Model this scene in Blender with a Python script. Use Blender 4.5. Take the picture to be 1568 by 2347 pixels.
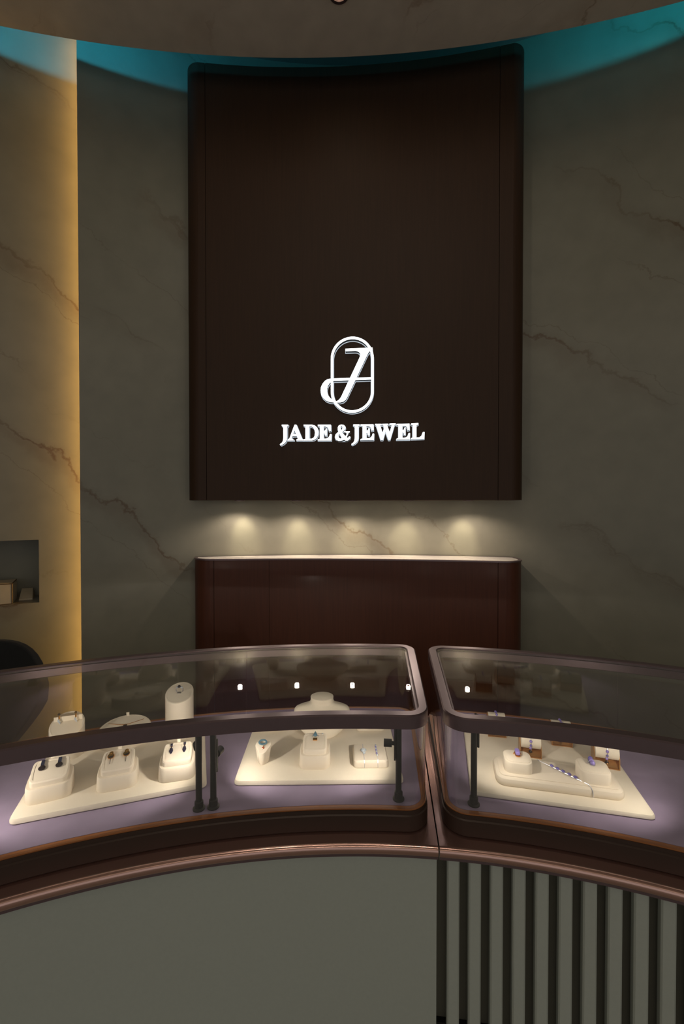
import bpy, bmesh, math, random
from mathutils import Vector, Matrix

random.seed(7)
for o in list(bpy.data.objects):
    bpy.data.objects.remove(o)
sc = bpy.context.scene
COL = sc.collection
PI = math.pi
EYE = 1.6                                  # eye height of the photographer, metres

# ------------------------------------------------------------------ camera
cam = bpy.data.cameras.new('camera')
cam.sensor_fit = 'VERTICAL'
cam.sensor_height = 36.0
cam.sensor_width = 24.05
cam.lens = 1000.0 / 2347.0 * 36.0
cam.clip_start = 0.02
PITCH = math.atan(13.5 / 1000.0)
camo = bpy.data.objects.new('camera', cam)
COL.objects.link(camo)
camo.location = (0, 0, EYE)
camo.rotation_euler = (PI / 2 - PITCH, 0, 0)
sc.camera = camo

# ------------------------------------------------------------------ world + exposure
w = bpy.data.worlds.new('world')
sc.world = w
w.use_nodes = True
w.node_tree.nodes['Background'].inputs[0].default_value = (1.0, 0.985, 0.95, 1)
w.node_tree.nodes['Background'].inputs[1].default_value = 0.40
vs = sc.view_settings
vs.view_transform = 'Standard'
vs.look = 'None'
vs.gamma = 1.0
vs.exposure = 0.0
vs.use_curve_mapping = False
try:
    sc.cycles.transparent_max_bounces = 32
    sc.cycles.max_bounces = 10
except Exception:
    pass

# light levels of the lamps (watts)
W_SHELF = 3.6       # five downlights under the wall panel
W_CASE = 1.8        # little spots on the case posts
E_BAR = 3.2          # slim unseen light bars added under the case rails
W_CEIL = 8.0        # ceiling downlights
E_AMBER = 19.0        # amber strip behind the wall edge
W_CYAN = 1.2        # cyan strip in the ceiling cove

# ------------------------------------------------------------------ helpers
def ray(px, py):
    x = (px - 784) / 1000.0
    y = -(py - 1173.5) / 1000.0
    c, s = math.cos(PITCH), math.sin(PITCH)
    return Vector((x, c + y * s, y * c - s))

def at_z(px, py, z):                       # world point of a sight line on a level plane
    d = ray(px, py)
    t = (z - EYE) / d.z
    return Vector((d.x * t, d.y * t, z))

CX, CY = 0.03, -0.75                       # centre of the round counter and wall
def pol(R, a, z=0.0):                      # a = angle from straight ahead, + to the right
    return Vector((CX + R * math.sin(a), CY + R * math.cos(a), z))

def ang_at(px, R):                         # angle at which column px meets the cylinder R
    k = (px - 784) / 1000.0 / math.cos(0)
    # X = kY ; (kY-CX)^2 + (Y-CY)^2 = R^2
    A = k * k + 1; B = -2 * (k * CX + CY); C = CX * CX + CY * CY - R * R
    Y = (-B + math.sqrt(B * B - 4 * A * C)) / (2 * A)
    return math.atan2(k * Y - CX, Y - CY)

def new_bm():
    return bmesh.new()

def obj(name, bm, mat, parent=None, smooth=35, mats=None):
    bmesh.ops.recalc_face_normals(bm, faces=bm.faces[:])
    me = bpy.data.meshes.new(name)
    bm.to_mesh(me)
    bm.free()
    for m in (mats or [mat]):
        me.materials.append(m)
    if smooth:
        for p in me.polygons:
            p.use_smooth = True
        me.set_sharp_from_angle(angle=math.radians(smooth))
    o = bpy.data.objects.new(name, me)
    COL.objects.link(o)
    if parent:
        o.parent = parent
    return o

def tag(o, label=None, cat=None, group=None, kind=None):
    if label: o['label'] = label
    if cat: o['category'] = cat
    if group: o['group'] = group
    if kind: o['kind'] = kind
    return o

def thing(name, label, cat, loc=(0, 0, 0), rz=0.0, group=None, rot=None):
    o = bpy.data.objects.new(name, None)
    o.empty_display_size = 0.05
    COL.objects.link(o)
    o.location = loc
    o.rotation_euler = rot if rot else (0, 0, rz)
    return tag(o, label, cat, group)

def loft(bm, loops, cap0=True, cap1=True, closed=False):
    rings = [[bm.verts.new(p) for p in lp] for lp in loops]
    n = len(rings[0])
    m = len(rings)
    for i in range(m if closed else m - 1):
        a, b = rings[i], rings[(i + 1) % m]
        for j in range(n):
            k = (j + 1) % n
            try:
                bm.faces.new((a[j], a[k], b[k], b[j]))
            except ValueError:
                pass
    if not closed:
        if cap0: bm.faces.new(rings[0])
        if cap1: bm.faces.new(rings[-1])
    return rings

def prism(bm, pts, z0, z1):
    return loft(bm, [[(p[0], p[1], z0) for p in pts], [(p[0], p[1], z1) for p in pts]])

def ring_prism(bm, outer, inner, z0, z1):
    loft(bm, [[(p[0], p[1], z0) for p in outer], [(p[0], p[1], z1) for p in outer],
              [(p[0], p[1], z1) for p in inner], [(p[0], p[1], z0) for p in inner]], closed=True)

def box(bm, x0, x1, y0, y1, z0, z1):
    prism(bm, [(x0, y0), (x1, y0), (x1, y1), (x0, y1)], z0, z1)

def tube(bm, pts, r, n=8, closed=False, cap=True):
    pts = [Vector(p) for p in pts]
    loops = []
    up = Vector((0, 0, 1))
    m = len(pts)
    prev = None
    for i, p in enumerate(pts):
        if closed:
            t = pts[(i + 1) % m] - pts[i - 1]
        else:
            t = pts[min(i + 1, m - 1)] - pts[max(i - 1, 0)]
        t.normalize()
        if prev is None:
            s = t.cross(up)
            if s.length < 1e-4: s = t.cross(Vector((1, 0, 0)))
        else:
            s = prev - t * prev.dot(t)
        s.normalize()
        prev = s.copy()
        q = t.cross(s)
        rr = r[i] if isinstance(r, (list, tuple)) else r
        loops.append([p + s * rr * math.cos(2 * PI * j / n) + q * rr * math.sin(2 * PI * j / n) for j in range(n)])
    loft(bm, loops, cap, cap, closed)

def lathe(bm, prof, n=24, cx=0, cy=0):
    loft(bm, [[(cx + r * math.cos(2 * PI * j / n), cy + r * math.sin(2 * PI * j / n), z) for j in range(n)] for r, z in prof])

def ball(bm, c, r, sx=1, sy=1, sz=1, n=10, m=6):
    loops = []
    for i in range(1, m):
        th = PI * i / m
        loops.append([(c[0] + sx * r * math.sin(th) * math.cos(2 * PI * j / n),
                       c[1] + sy * r * math.sin(th) * math.sin(2 * PI * j / n),
                       c[2] - sz * r * math.cos(th)) for j in range(n)])
    loft(bm, loops)

def gem(bm, c, rx, ry, h, n=8):                 # faceted stone, flat table up
    L = []
    for k, z in ((0.25, -0.0), (1.0, 0.45), (1.0, 0.6), (0.62, 1.0)):
        L.append([(c[0] + rx * k * math.cos(2 * PI * (j + .5) / n), c[1] + ry * k * math.sin(2 * PI * (j + .5) / n), c[2] + h * z) for j in range(n)])
    loft(bm, L)

def rrect(w, d, r, n=5, bulge=0.0):             # rounded rectangle about the origin
    pts = []
    for (sx, sy, a0) in ((1, -1, -PI / 2), (1, 1, 0), (-1, 1, PI / 2), (-1, -1, PI)):
        cx, cy = sx * (w / 2 - r), sy * (d / 2 - r)
        for i in range(n + 1):
            a = a0 + PI / 2 * i / n
            pts.append((cx + r * math.cos(a), cy + r * math.sin(a)))
    if bulge:
        out = []
        for i, p in enumerate(pts):
            out.append((p[0] * (1 + bulge * (1 - (2 * p[1] / d) ** 2)), p[1] * (1 + bulge * (1 - (2 * p[0] / w) ** 2))))
        # mid points so the sides really bow
        res = []
        m = len(out)
        for i in range(m):
            res.append(out[i])
            if (i + 1) % (n + 1) == 0:
                q = pts[i]; s = pts[(i + 1) % m]
                for t in (.25, .5, .75):
                    x = q[0] * (1 - t) + s[0] * t; y = q[1] * (1 - t) + s[1] * t
                    res.append((x * (1 + bulge * (1 - (2 * y / d) ** 2)), y * (1 + bulge * (1 - (2 * x / w) ** 2))))
        return res
    return pts

def sector(R1, R2, a0, a1, r, n=60, nc=8):
    """plan outline of a ring segment with rounded corners"""
    pts = []
    def corner(R, a, sr, sa):
        # rounded corner at (R,a): sr,sa = directions into the shape along radius / angle
        rc = R + sr * r
        ac = a + sa * r / rc
        return rc, ac
    def arcpts(R, b0, b1, k):
        return [pol(R, b0 + (b1 - b0) * i / k) for i in range(k + 1)]
    def cpts(R, a, sr, sa, first):
        rc, ac = corner(R, a, sr, sa)
        c = pol(rc, ac)
        er = Vector((math.sin(ac), math.cos(ac), 0)) * (-sr)
        ea = Vector((math.cos(ac), -math.sin(ac), 0)) * (-sa)
        out = []
        for i in range(nc + 1):
            t = PI / 2 * i / nc
            if first == 'a':
                out.append(c + ea * r * math.cos(t) + er * r * math.sin(t))
            else:
                out.append(c + er * r * math.cos(t) + ea * r * math.sin(t))
        return out
    # inner edge left -> right
    _, l1 = corner(R1, a0, 1, 1); _, r1 = corner(R1, a1, 1, -1)
    _, l2 = corner(R2, a0, -1, 1); _, r2 = corner(R2, a1, -1, -1)
    pts += cpts(R1, a0, 1, 1, 'a')
    pts += arcpts(R1, l1, r1, n)[1:-1]
    pts += cpts(R1, a1, 1, -1, 'r')
    pts += cpts(R2, a1, -1, -1, 'a')
    pts += arcpts(R2, r2, l2, n)[1:-1]
    pts += cpts(R2, a0, -1, 1, 'r')
    return [(p.x, p.y) for p in pts]

def sector_in(R1, R2, a0, a1, r, d, **k):        # the same outline set in by d
    Rm = (R1 + R2) / 2
    return sector(R1 + d, R2 - d, a0 + d / Rm, a1 - d / Rm, max(r - d, 0.004), **k)

def sweep(bm, prof, a0, a1, n):                  # closed (R,z) profile swept round the counter's centre
    loft(bm, [[pol(R, a0 + (a1 - a0) * i / n, z) for R, z in prof] for i in range(n + 1)])

# ------------------------------------------------------------------ materials
def nt(name):
    m = bpy.data.materials.new(name)
    m.use_nodes = True
    t = m.node_tree
    return m, t, t.nodes['Principled BSDF'], t.nodes['Material Output']

def rgb(r, g, b):                               # sRGB 0-255 -> linear
    f = lambda c: ((c / 255 + .055) / 1.055) ** 2.4 if c > 10 else c / 255 / 12.92
    return (f(r), f(g), f(b), 1)

def plain(name, col, rough=.5, metal=0.0, noise=0.0, scale=40, bump=0.0, spec=.5, stretch=(1, 1, 1), sheen=0.0, coat=0.0):
    m, t, b, o = nt(name)
    b.inputs['Roughness'].default_value = rough
    b.inputs['Metallic'].default_value = metal
    b.inputs['Specular IOR Level'].default_value = spec
    b.inputs['Coat Weight'].default_value = coat
    b.inputs['Coat Roughness'].default_value = .15
    if sheen: b.inputs['Sheen Weight'].default_value = sheen
    tc = t.nodes.new('ShaderNodeTexCoord')
    mp = t.nodes.new('ShaderNodeMapping')
    mp.inputs['Scale'].default_value = stretch
    n = t.nodes.new('ShaderNodeTexNoise')
    n.inputs['Scale'].default_value = scale
    n.inputs['Detail'].default_value = 5
    t.links.new(tc.outputs['Object'], mp.inputs[0])
    t.links.new(mp.outputs[0], n.inputs['Vector'])
    mx = t.nodes.new('ShaderNodeMix')
    mx.data_type = 'RGBA'
    a = [max(0, c * (1 - noise)) for c in col[:3]] + [1]
    c2 = [min(1, c * (1 + noise)) for c in col[:3]] + [1]
    mx.inputs[6].default_value = a
    mx.inputs[7].default_value = c2
    t.links.new(n.outputs['Fac'], mx.inputs[0])
    t.links.new(mx.outputs[2], b.inputs['Base Color'])
    if bump:
        bp = t.nodes.new('ShaderNodeBump')
        bp.inputs['Strength'].default_value = bump
        bp.inputs['Distance'].default_value = .002
        t.links.new(n.outputs['Fac'], bp.inputs['Height'])
        t.links.new(bp.outputs[0], b.inputs['Normal'])
    return m

def emit(name, col, s):
    m, t, b, o = nt(name)
    t.nodes.remove(b)
    e = t.nodes.new('ShaderNodeEmission')
    e.inputs[0].default_value = col
    e.inputs[1].default_value = s
    t.links.new(e.outputs[0], o.inputs[0])
    return m

def marble(name, base, vein, rough=.32, d=(0.62, 0.0, 0.78), scale=1.0, amount=1.0, spec=.35):
    m, t, b, o = nt(name)
    L = t.links.new
    N = t.nodes.new
    b.inputs['Roughness'].default_value = rough
    b.inputs['Specular IOR Level'].default_value = spec
    geo = N('ShaderNodeNewGeometry')
    n1 = N('ShaderNodeTexNoise'); n1.inputs['Scale'].default_value = 1.6 * scale; n1.inputs['Detail'].default_value = 9; n1.inputs['Roughness'].default_value = .58
    L(geo.outputs['Position'], n1.inputs['Vector'])
    def math_(op, a, bb=None):
        k = N('ShaderNodeMath'); k.operation = op
        for i, v in enumerate((a, bb)):
            if v is None: continue
            if isinstance(v, (int, float)): k.inputs[i].default_value = v
            else: L(v, k.inputs[i])
        return k.outputs[0]
    dot = N('ShaderNodeVectorMath'); dot.operation = 'DOT_PRODUCT'
    L(geo.outputs['Position'], dot.inputs[0]); dot.inputs[1].default_value = d
    def veins(freq, dist, width, seed):
        v = math_('ADD', math_('MULTIPLY', dot.outputs['Value'], freq * scale), seed)
        v = math_('ADD', v, math_('MULTIPLY', n1.outputs['Fac'], dist))
        fr = math_('FRACT', v)
        tri = math_('ABSOLUTE', math_('SUBTRACT', fr, .5))
        mr = N('ShaderNodeMapRange'); mr.interpolation_type = 'SMOOTHSTEP'
        L(tri, mr.inputs[0]); mr.inputs[1].default_value = 0; mr.inputs[2].default_value = width
        mr.inputs[3].default_value = 1; mr.inputs[4].default_value = 0
        return mr.outputs[0]
    n2 = N('ShaderNodeTexNoise'); n2.inputs['Scale'].default_value = 1.7 * scale; n2.inputs['Detail'].default_value = 3
    L(geo.outputs['Position'], n2.inputs['Vector'])
    msk = N('ShaderNodeMapRange'); L(n2.outputs['Fac'], msk.inputs[0])
    msk.inputs[1].default_value = .44; msk.inputs[2].default_value = .62
    va = math_('MULTIPLY', veins(1.5, .95, .018, .2), math_('MULTIPLY', msk.outputs[0], .8))
    vb = math_('MULTIPLY', veins(1.5, .95, .11, .24), math_('MULTIPLY', msk.outputs[0], .38))
    vc = math_('MULTIPLY', veins(2.7, 1.6, .014, .65), math_('MULTIPLY', msk.outputs[0], .45))
    tot = math_('MULTIPLY', math_('MINIMUM', math_('ADD', math_('ADD', va, vb), vc), 1.0), .72 * amount)
    n3 = N('ShaderNodeTexNoise'); n3.inputs['Scale'].default_value = 9 * scale; n3.inputs['Detail'].default_value = 7
    L(geo.outputs['Position'], n3.inputs['Vector'])
    cl = N('ShaderNodeMix'); cl.data_type = 'RGBA'
    cl.inputs[6].default_value = [c * .84 for c in base[:3]] + [1]
    cl.inputs[7].default_value = [min(1, c * 1.14) for c in base[:3]] + [1]
    L(n3.outputs['Fac'], cl.inputs[0])
    mx = N('ShaderNodeMix'); mx.data_type = 'RGBA'
    L(tot, mx.inputs[0]); L(cl.outputs[2], mx.inputs[6]); mx.inputs[7].default_value = vein
    L(mx.outputs[2], b.inputs['Base Color'])
    return m

def wood(name, col, rough=.38, coat=.25, var=.25):
    m = plain(name, col, rough, noise=var, scale=14, stretch=(9, 9, .35), bump=.05, coat=coat, spec=.3)
    return m

def glass(name, tint=(1, 1, 1, 1), f0=.045):
    m, t, b, o = nt(name)
    t.nodes.remove(b)
    L = t.links.new
    tr = t.nodes.new('ShaderNodeBsdfTransparent'); tr.inputs[0].default_value = tint
    gl = t.nodes.new('ShaderNodeBsdfGlossy'); gl.inputs['Roughness'].default_value = .0
    lw = t.nodes.new('ShaderNodeLayerWeight'); lw.inputs[0].default_value = .5
    p = t.nodes.new('ShaderNodeMath'); p.operation = 'POWER'; p.inputs[1].default_value = 5
    L(lw.outputs['Facing'], p.inputs[0])
    k = t.nodes.new('ShaderNodeMath'); k.operation = 'MULTIPLY_ADD'
    k.inputs[1].default_value = 1 - f0; k.inputs[2].default_value = f0
    L(p.outputs[0], k.inputs[0])
    mx = t.nodes.new('ShaderNodeMixShader')
    L(k.outputs[0], mx.inputs[0]); L(tr.outputs[0], mx.inputs[1]); L(gl.outputs[0], mx.inputs[2])
    L(mx.outputs[0], o.inputs[0])
    return m

M = {}
M['marble'] = marble('beige_marble', rgb(135, 131, 115), rgb(92, 66, 40))
M['marble_ceiling'] = marble('ceiling_marble', rgb(212, 202, 186), rgb(150, 120, 90), rough=.5, d=(.75, .62, .2), amount=.8, scale=1.2)
M['marble_shelf'] = marble('white_marble', rgb(226, 218, 206), rgb(150, 128, 106), rough=.12, d=(.5, .8, .1), scale=4, spec=.5)
M['roof'] = plain('painted_plaster', rgb(150, 146, 138), .8, noise=.05, scale=6)
M['floor'] = plain('pale_bounce_floor', rgb(176, 168, 156), .4, noise=.15, scale=5)  # unseen floor kept pale to bounce light up to the ceiling
M['wood'] = wood('dark_brown_veneer', rgb(60, 39, 23), rough=.55, coat=.0)
M['wood2'] = wood('red_brown_veneer', rgb(88, 48, 33), rough=.42, coat=.08)
M['dark_gap'] = plain('black_recess', rgb(20, 17, 15), .7, noise=.1)
M['bronze'] = plain('bronze_frame', rgb(116, 98, 101), .32, metal=.6, noise=.06, scale=60, coat=.1)
M['rose'] = plain('rose_brown_top', rgb(208, 168, 156), .18, metal=.9, noise=.07, scale=8, coat=.1)
M['base'] = plain('dark_brown_base', rgb(62, 45, 36), .4, metal=.2, noise=.06)
M['inlay'] = plain('orange_wood_edge', rgb(158, 98, 52), .45, noise=.12, scale=30)
M['suede'] = plain('mauve_suede', rgb(152, 136, 162), .95, noise=.26, scale=14, bump=.25, sheen=.15, spec=.1)
M['cream'] = plain('cream_velvet', rgb(238, 226, 206), .9, noise=.03, scale=80, bump=.12, spec=.1, sheen=.1)
M['cream2'] = plain('cream_leatherette', rgb(232, 219, 200), .7, noise=.03, scale=80, bump=.08, spec=.2)
M['black'] = plain('black_powder_coat', rgb(13, 13, 15), .5, noise=.1)
M['panel'] = plain('sage_grey_panel', rgb(178, 181, 169), .75, noise=.04, scale=120, bump=.1, spec=.2)
M['slat_back'] = plain('dark_grey_backing', rgb(104, 101, 88), .8, noise=.06)
M['glass'] = glass('case_glass', (.985, .99, .985, 1), .055)
M['glass_wall'] = glass('case_wall_glass', (.985, .99, .985, 1), .08)
M['chair'] = plain('black_fabric', rgb(26, 26, 26), .85, noise=.25, scale=70, bump=.2, sheen=.1)
M['chrome'] = plain('chair_chrome', rgb(190, 190, 195), .2, metal=1)
M['gold'] = plain('gold', rgb(232, 170, 92), .18, metal=1, noise=.04)
M['goldbox'] = plain('gold_brown_acrylic', rgb(196, 146, 92), .22, metal=.7, noise=.05)
M['silver'] = plain('silver', rgb(206, 206, 214), .34, metal=1)
M['onyx'] = plain('onyx', rgb(34, 24, 28), .12, coat=.6)
M['darkgem'] = plain('dark_blue_stone', rgb(40, 36, 58), .1, coat=.8)
M['bluegem'] = plain('blue_grey_stone', rgb(88, 122, 138), .12, coat=.8)
M['redgem'] = plain('amber_stone', rgb(190, 80, 30), .12, coat=.8)
M['crystal'] = plain('crystal', rgb(206, 216, 226), .2, coat=.3, metal=.3)
M['lilac'] = plain('lavender_jade', rgb(152, 134, 206), .32, coat=.15)
M['lilac_dark'] = plain('violet_jade', rgb(112, 100, 176), .32, coat=.15)
M['box_side'] = plain('pale_paper', rgb(190, 176, 150), .8, noise=.06)
M['box_edge'] = plain('brown_edge', rgb(92, 66, 36), .7)
M['sign_face'] = emit('white_lit_face', (.93, .97, 1, 1), 3.0)
M['sign_halo'] = emit('white_halo_glow', (.80, .90, 1, 1), .75)  # glowing plate stands in for the halo light on the panel
M['sign_return'] = plain('black_letter_return', rgb(14, 16, 22), .4)
M['lamp_glow'] = emit('warm_lamp', (1, .86, .66, 1), 40.0)
M['bar_glow'] = emit('added_bar_glow', (1, .88, .72, 1), E_BAR)
M['amber_led'] = emit('amber_led', (1, .56, .16, 1), E_AMBER)
M['cyan_led'] = emit('cyan_led', (.05, .60, .80, 1), 1.5)
M['ceil_glow'] = emit('warm_ceiling_lamp', (1, .74, .42, 1), 14.0)

def spot(name, parent, loc, target, watts, cone, blend, col, size=.006):
    l = bpy.data.lights.new(name, 'SPOT')
    l.energy = watts; l.spot_size = math.radians(cone); l.spot_blend = blend; l.color = col
    l.shadow_soft_size = size
    o = bpy.data.objects.new(name, l)
    COL.objects.link(o)
    if parent: o.parent = parent
    o.location = loc
    d = Vector(target) - Vector(loc)
    o.rotation_euler = d.to_track_quat('-Z', 'Y').to_euler()
    return o

# ================================================================== SETTING
TOPZ = EYE + 2.41                            # underside of the upper ceiling
SLAB = EYE + 2.09                            # underside of the dropped marble ceiling
RW, RL = 3.17, 3.31                          # radius of the main wall and of the wall set back on the left
bm = new_bm(); box(bm, -6, 6, -6, 4.5, -.1, 0); tag(obj('floor', bm, M['floor'], smooth=0), kind='structure')

A_EDGE = ang_at(184, RW)                     # free edge of the main wall on the left
bm = new_bm()
sweep(bm, [(RW, 0), (RW + .045, 0), (RW + .045, TOPZ), (RW, TOPZ)], A_EDGE, math.radians(88), 120)
tag(obj('wall_back', bm, M['marble']), kind='structure')

# wall set back on the left, with a niche cut into it
AN1 = ang_at(88, RL); AN0 = ang_at(-210, RL)
NZ0, NZ1 = EYE - .482, EYE - .168
bm = new_bm()
A0, A1 = math.radians(-88), A_EDGE + math.radians(3.2)
def wallpiece(b0, b1, z0, z1, n):
    sweep(bm, [(RL, z0), (RL + .05, z0), (RL + .05, z1), (RL, z1)], b0, b1, n)
wallpiece(A0, AN0, 0, TOPZ, 50)
wallpiece(AN0, AN1, 0, NZ0, 24)
wallpiece(AN0, AN1, NZ1, TOPZ, 24)
wallpiece(AN1, A1, 0, TOPZ, 24)
DN = .22                                      # niche depth
def niche(b0, b1, z0, z1, r0, r1, n=16):
    sweep(bm, [(r0, z0), (r1, z0), (r1, z1), (r0, z1)], b0, b1, n)
t_ = .02
da = t_ / RL
niche(AN0 - da, AN1 + da, NZ0 - t_, NZ0, RL + .05, RL + DN)
niche(AN0 - da, AN1 + da, NZ1, NZ1 + t_, RL + .05, RL + DN)
niche(AN0 - da, AN1 + da, NZ0 - t_, NZ1 + t_, RL + DN, RL + DN + t_)
niche(AN1, AN1 + da, NZ0, NZ1, RL + .05, RL + DN, 2)
niche(AN0 - da, AN0, NZ0, NZ1, RL + .05, RL + DN, 2)
tag(obj('wall_left', bm, M['marble']), kind='structure')

# dropped marble ceiling with an arched front edge, and the ceiling above the cove
ECX, ECY, ER = -.2245, -3.907, 5.97
def edge_y(x):
    ya = ECY + math.sqrt(ER * ER - (x - ECX) ** 2)
    Rlim = (RL if x < -1.25 else RW) - .012
    q = Rlim * Rlim - (x - CX) ** 2
    return min(ya, CY + math.sqrt(max(q, 0)))
xs = [-3.2 + 6.3 * i / 90 for i in range(91)]
front = [(x, edge_y(x)) for x in xs]
pts = front + [(3.1, -4), (-3.2, -4)]
bm = new_bm(); prism(bm, pts, SLAB, SLAB + .06)
# raised lip along the edge that hides the strip
fin = [(x, y - .05) for x, y in front]
lip = front + fin[::-1]
prism(bm, lip, SLAB + .06, SLAB + .075)
tag(obj('ceiling', bm, M['marble_ceiling'], smooth=20), kind='structure')
bm = new_bm(); box(bm, -5, 5, -4.2, 3.6, TOPZ, TOPZ + .1)
box(bm, -5, 5, -4.2, -4.05, SLAB, TOPZ)  # unseen back closure added to keep world light out of the cove
tag(obj('ceiling', bm, M['roof'], smooth=0), kind='structure')

# ================================================================== LED STRIPS
# amber strip standing behind the free edge of the main wall
ap = A_EDGE + math.radians(.22)
bm = new_bm()
p0, p1 = pol(RW + .049, ap), pol(RW + .049, ap + .005)
q0, q1 = pol(RW + .057, ap), pol(RW + .057, ap + .005)
prism(bm, [p0[:2], p1[:2], q1[:2], q0[:2]], .06, TOPZ - .02)
tag(obj('amber_light_strip', bm, M['amber_led'], smooth=0), 'amber upright light strip hidden behind the marble wall edge on the left', 'light strip')

# cyan strip on top of the dropped ceiling
cy_root = thing('cyan_light_strip', 'cyan light strip hidden in the cove above the marble ceiling edge', 'light strip', (0, 0, 0))
bm = new_bm()
cx_ = [-1.9 + 3.9 * i / 40 for i in range(41)]
sa = [(x, edge_y(x) - .42) for x in cx_]; sb = [(x, edge_y(x) - .44) for x in cx_]
prism(bm, sa + sb[::-1], SLAB + .06, SLAB + .072)
obj('tape', bm, M['cyan_led'], cy_root, smooth=20)
for i in range(12):
    x = -1.85 + 3.8 * (i + .5) / 12
    l = bpy.data.lights.new('cyan_glow', 'AREA')
    l.shape = 'RECTANGLE'; l.size = .31; l.size_y = .012; l.energy = W_CYAN * (1.0 if abs(x - .05) > .8 else .06)
    l.color = (.02, .50, .74) if x > 0 else (.03, .50, .86)
    l.spread = math.radians(120)
    o = bpy.data.objects.new('cyan_glow', l); COL.objects.link(o); o.parent = cy_root
    o.location = (x, edge_y(x) - .41, SLAB + .082)
    nx, ny = (x - ECX) / ER, math.sqrt(1 - ((x - ECX) / ER) ** 2)
    o.rotation_euler = Vector((nx, ny, 0.0)).to_track_quat('-Z', 'Z').to_euler()

# ceiling downlights
def ceiling_lamp(p, label, watts, cone=174, tgt=None):
    t = thing('ceiling_downlight', label, 'downlight', p, group='ceiling downlights')
    bm = new_bm(); lathe(bm, [(.032, 0), (.046, 0), (.046, -.004), (.034, -.006), (.030, -.001)], 28); obj('trim_ring', bm, M['bronze'], t)
    bm = new_bm(); lathe(bm, [(.0285, -.0005), (.0285, -.0025), (.02, -.004)], 24); obj('lens', bm, M['ceil_glow'], t)
    spot('downlight_beam', t, (0, 0, -.012), tgt if tgt else (0, 0, -2), watts, cone, .25, (1, .88, .72), .03)
    return t
cp = at_z(777, -21, SLAB)
ceiling_lamp((cp.x, cp.y, SLAB), 'small warm ceiling downlight at the top edge in front of the brown panel', W_CEIL * .03)
for (x, y, wd) in ((-.22, .7, 'above the left glass case'), (.32, .7, 'above the gap between the glass cases'), (0.05, -1.6, 'straight behind the viewer'), (-.7, -2.6, 'far back on the left'), (.8, -2.6, 'far back on the right')):
    ceiling_lamp((x, y, SLAB), 'warm ceiling downlight over the shop floor, ' + wd, W_CEIL)

# ================================================================== BROWN WALL PANEL
PCX, PCY, PR = -.2247, -2.5675, 4.795         # gentle arc of the panel front
def parc(x, off=0.0):
    return PCY + math.sqrt((PR - off) ** 2 - (x - PCX) ** 2)
def wall_y(x, gap=.004):
    return CY + math.sqrt((RW - gap) ** 2 - (x - CX) ** 2)
def front_outline(x0, x1, r0, r1, off=0.0, n=30, gap=.004, back=None):
    """outline of a wall-hugging slab with an arched front and rounded front corners"""
    pts = []
    by = back if back else (lambda x: wall_y(x, gap))
    if r0:
        yc = parc(x0 + r0, off) + r0
        for i in range(9):
            a = PI + PI / 2 * i / 8
            pts.append((x0 + r0 + r0 * math.cos(a), yc + r0 * math.sin(a)))
    else:
        pts.append((x0, parc(x0, off)))
    for i in range(1, n):
        x = x0 + r0 + (x1 - r1 - x0 - r0) * i / n
        pts.append((x, parc(x, off)))
    if r1:
        yc = parc(x1 - r1, off) + r1
        for i in range(9):
            a = -PI / 2 + PI / 2 * i / 8
            pts.append((x1 - r1 + r1 * math.cos(a), yc + r1 * math.sin(a)))
    else:
        pts.append((x1, parc(x1, off)))
    for i in range(n + 1):
        x = x1 + (x0 - x1) * i / n
        pts.append((x, by(x)))
    return pts
PX0, PX1 = -.790, .893                        # panel ends
PS0, PS1 = -.684, .760                        # veneer joints
PZ0, PZ1 = EYE + .030, EYE + 2.21
panel = thing('wall_panel', 'tall dark brown wooden wall panel carrying the white lit sign', 'wall panel', (.05, 2.25, PZ0))
def shift(o, root):
    o.parent = root
    o.matrix_parent_inverse = Matrix.Translation(-Vector(root.location))
    return o
g = .0012
for nm, a, b, r0, r1 in (('end_board', PX0, PS0 - g, .07, 0), ('front_board', PS0 + g, PS1 - g, 0, 0), ('end_board', PS1 + g, PX1, 0, .07)):
    bm = new_bm(); prism(bm, front_outline(a, b, r0, r1), PZ0, PZ1); shift(obj(nm, bm, M['wood']), panel)

# five downlights let into the underside of the panel
lx = [549, 680, 808, 937, 1073]
nm5 = ['leftmost', 'second from the left', 'middle', 'second from the right', 'rightmost']
for px, wd in zip(lx, nm5):
    Y = 2.272 - (.05 if px > 1000 else .02 if px > 900 or px < 600 else 0)
    t = thing('shelf_downlight', 'small round downlight under the brown wall panel, %s of five' % wd, 'downlight', ((px - 784) / 1000 * Y, Y, PZ0), group='downlights under the wall panel')
    bm = new_bm(); lathe(bm, [(.0185, -.0002), (.027, -.0002), (.027, -.003), (.020, -.004), (.0165, -.002)], 24); obj('trim_ring', bm, M['bronze'], t)
    bm = new_bm(); lathe(bm, [(.0105, -.0002), (.0105, -.002), (.007, -.003)], 20); obj('lens', bm, M['lamp_glow'], t)
    spot('shelf_beam', t, (0, 0, -.006), (0, .15, -.235), W_SHELF, 50, 1.0, (1, .88, .62), .008)
    spot('shelf_fill', t, (0, 0, -.006), (0, -.05, -.3), W_SHELF * 1.1, 152, .5, (1, .84, .72), .01)

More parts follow.
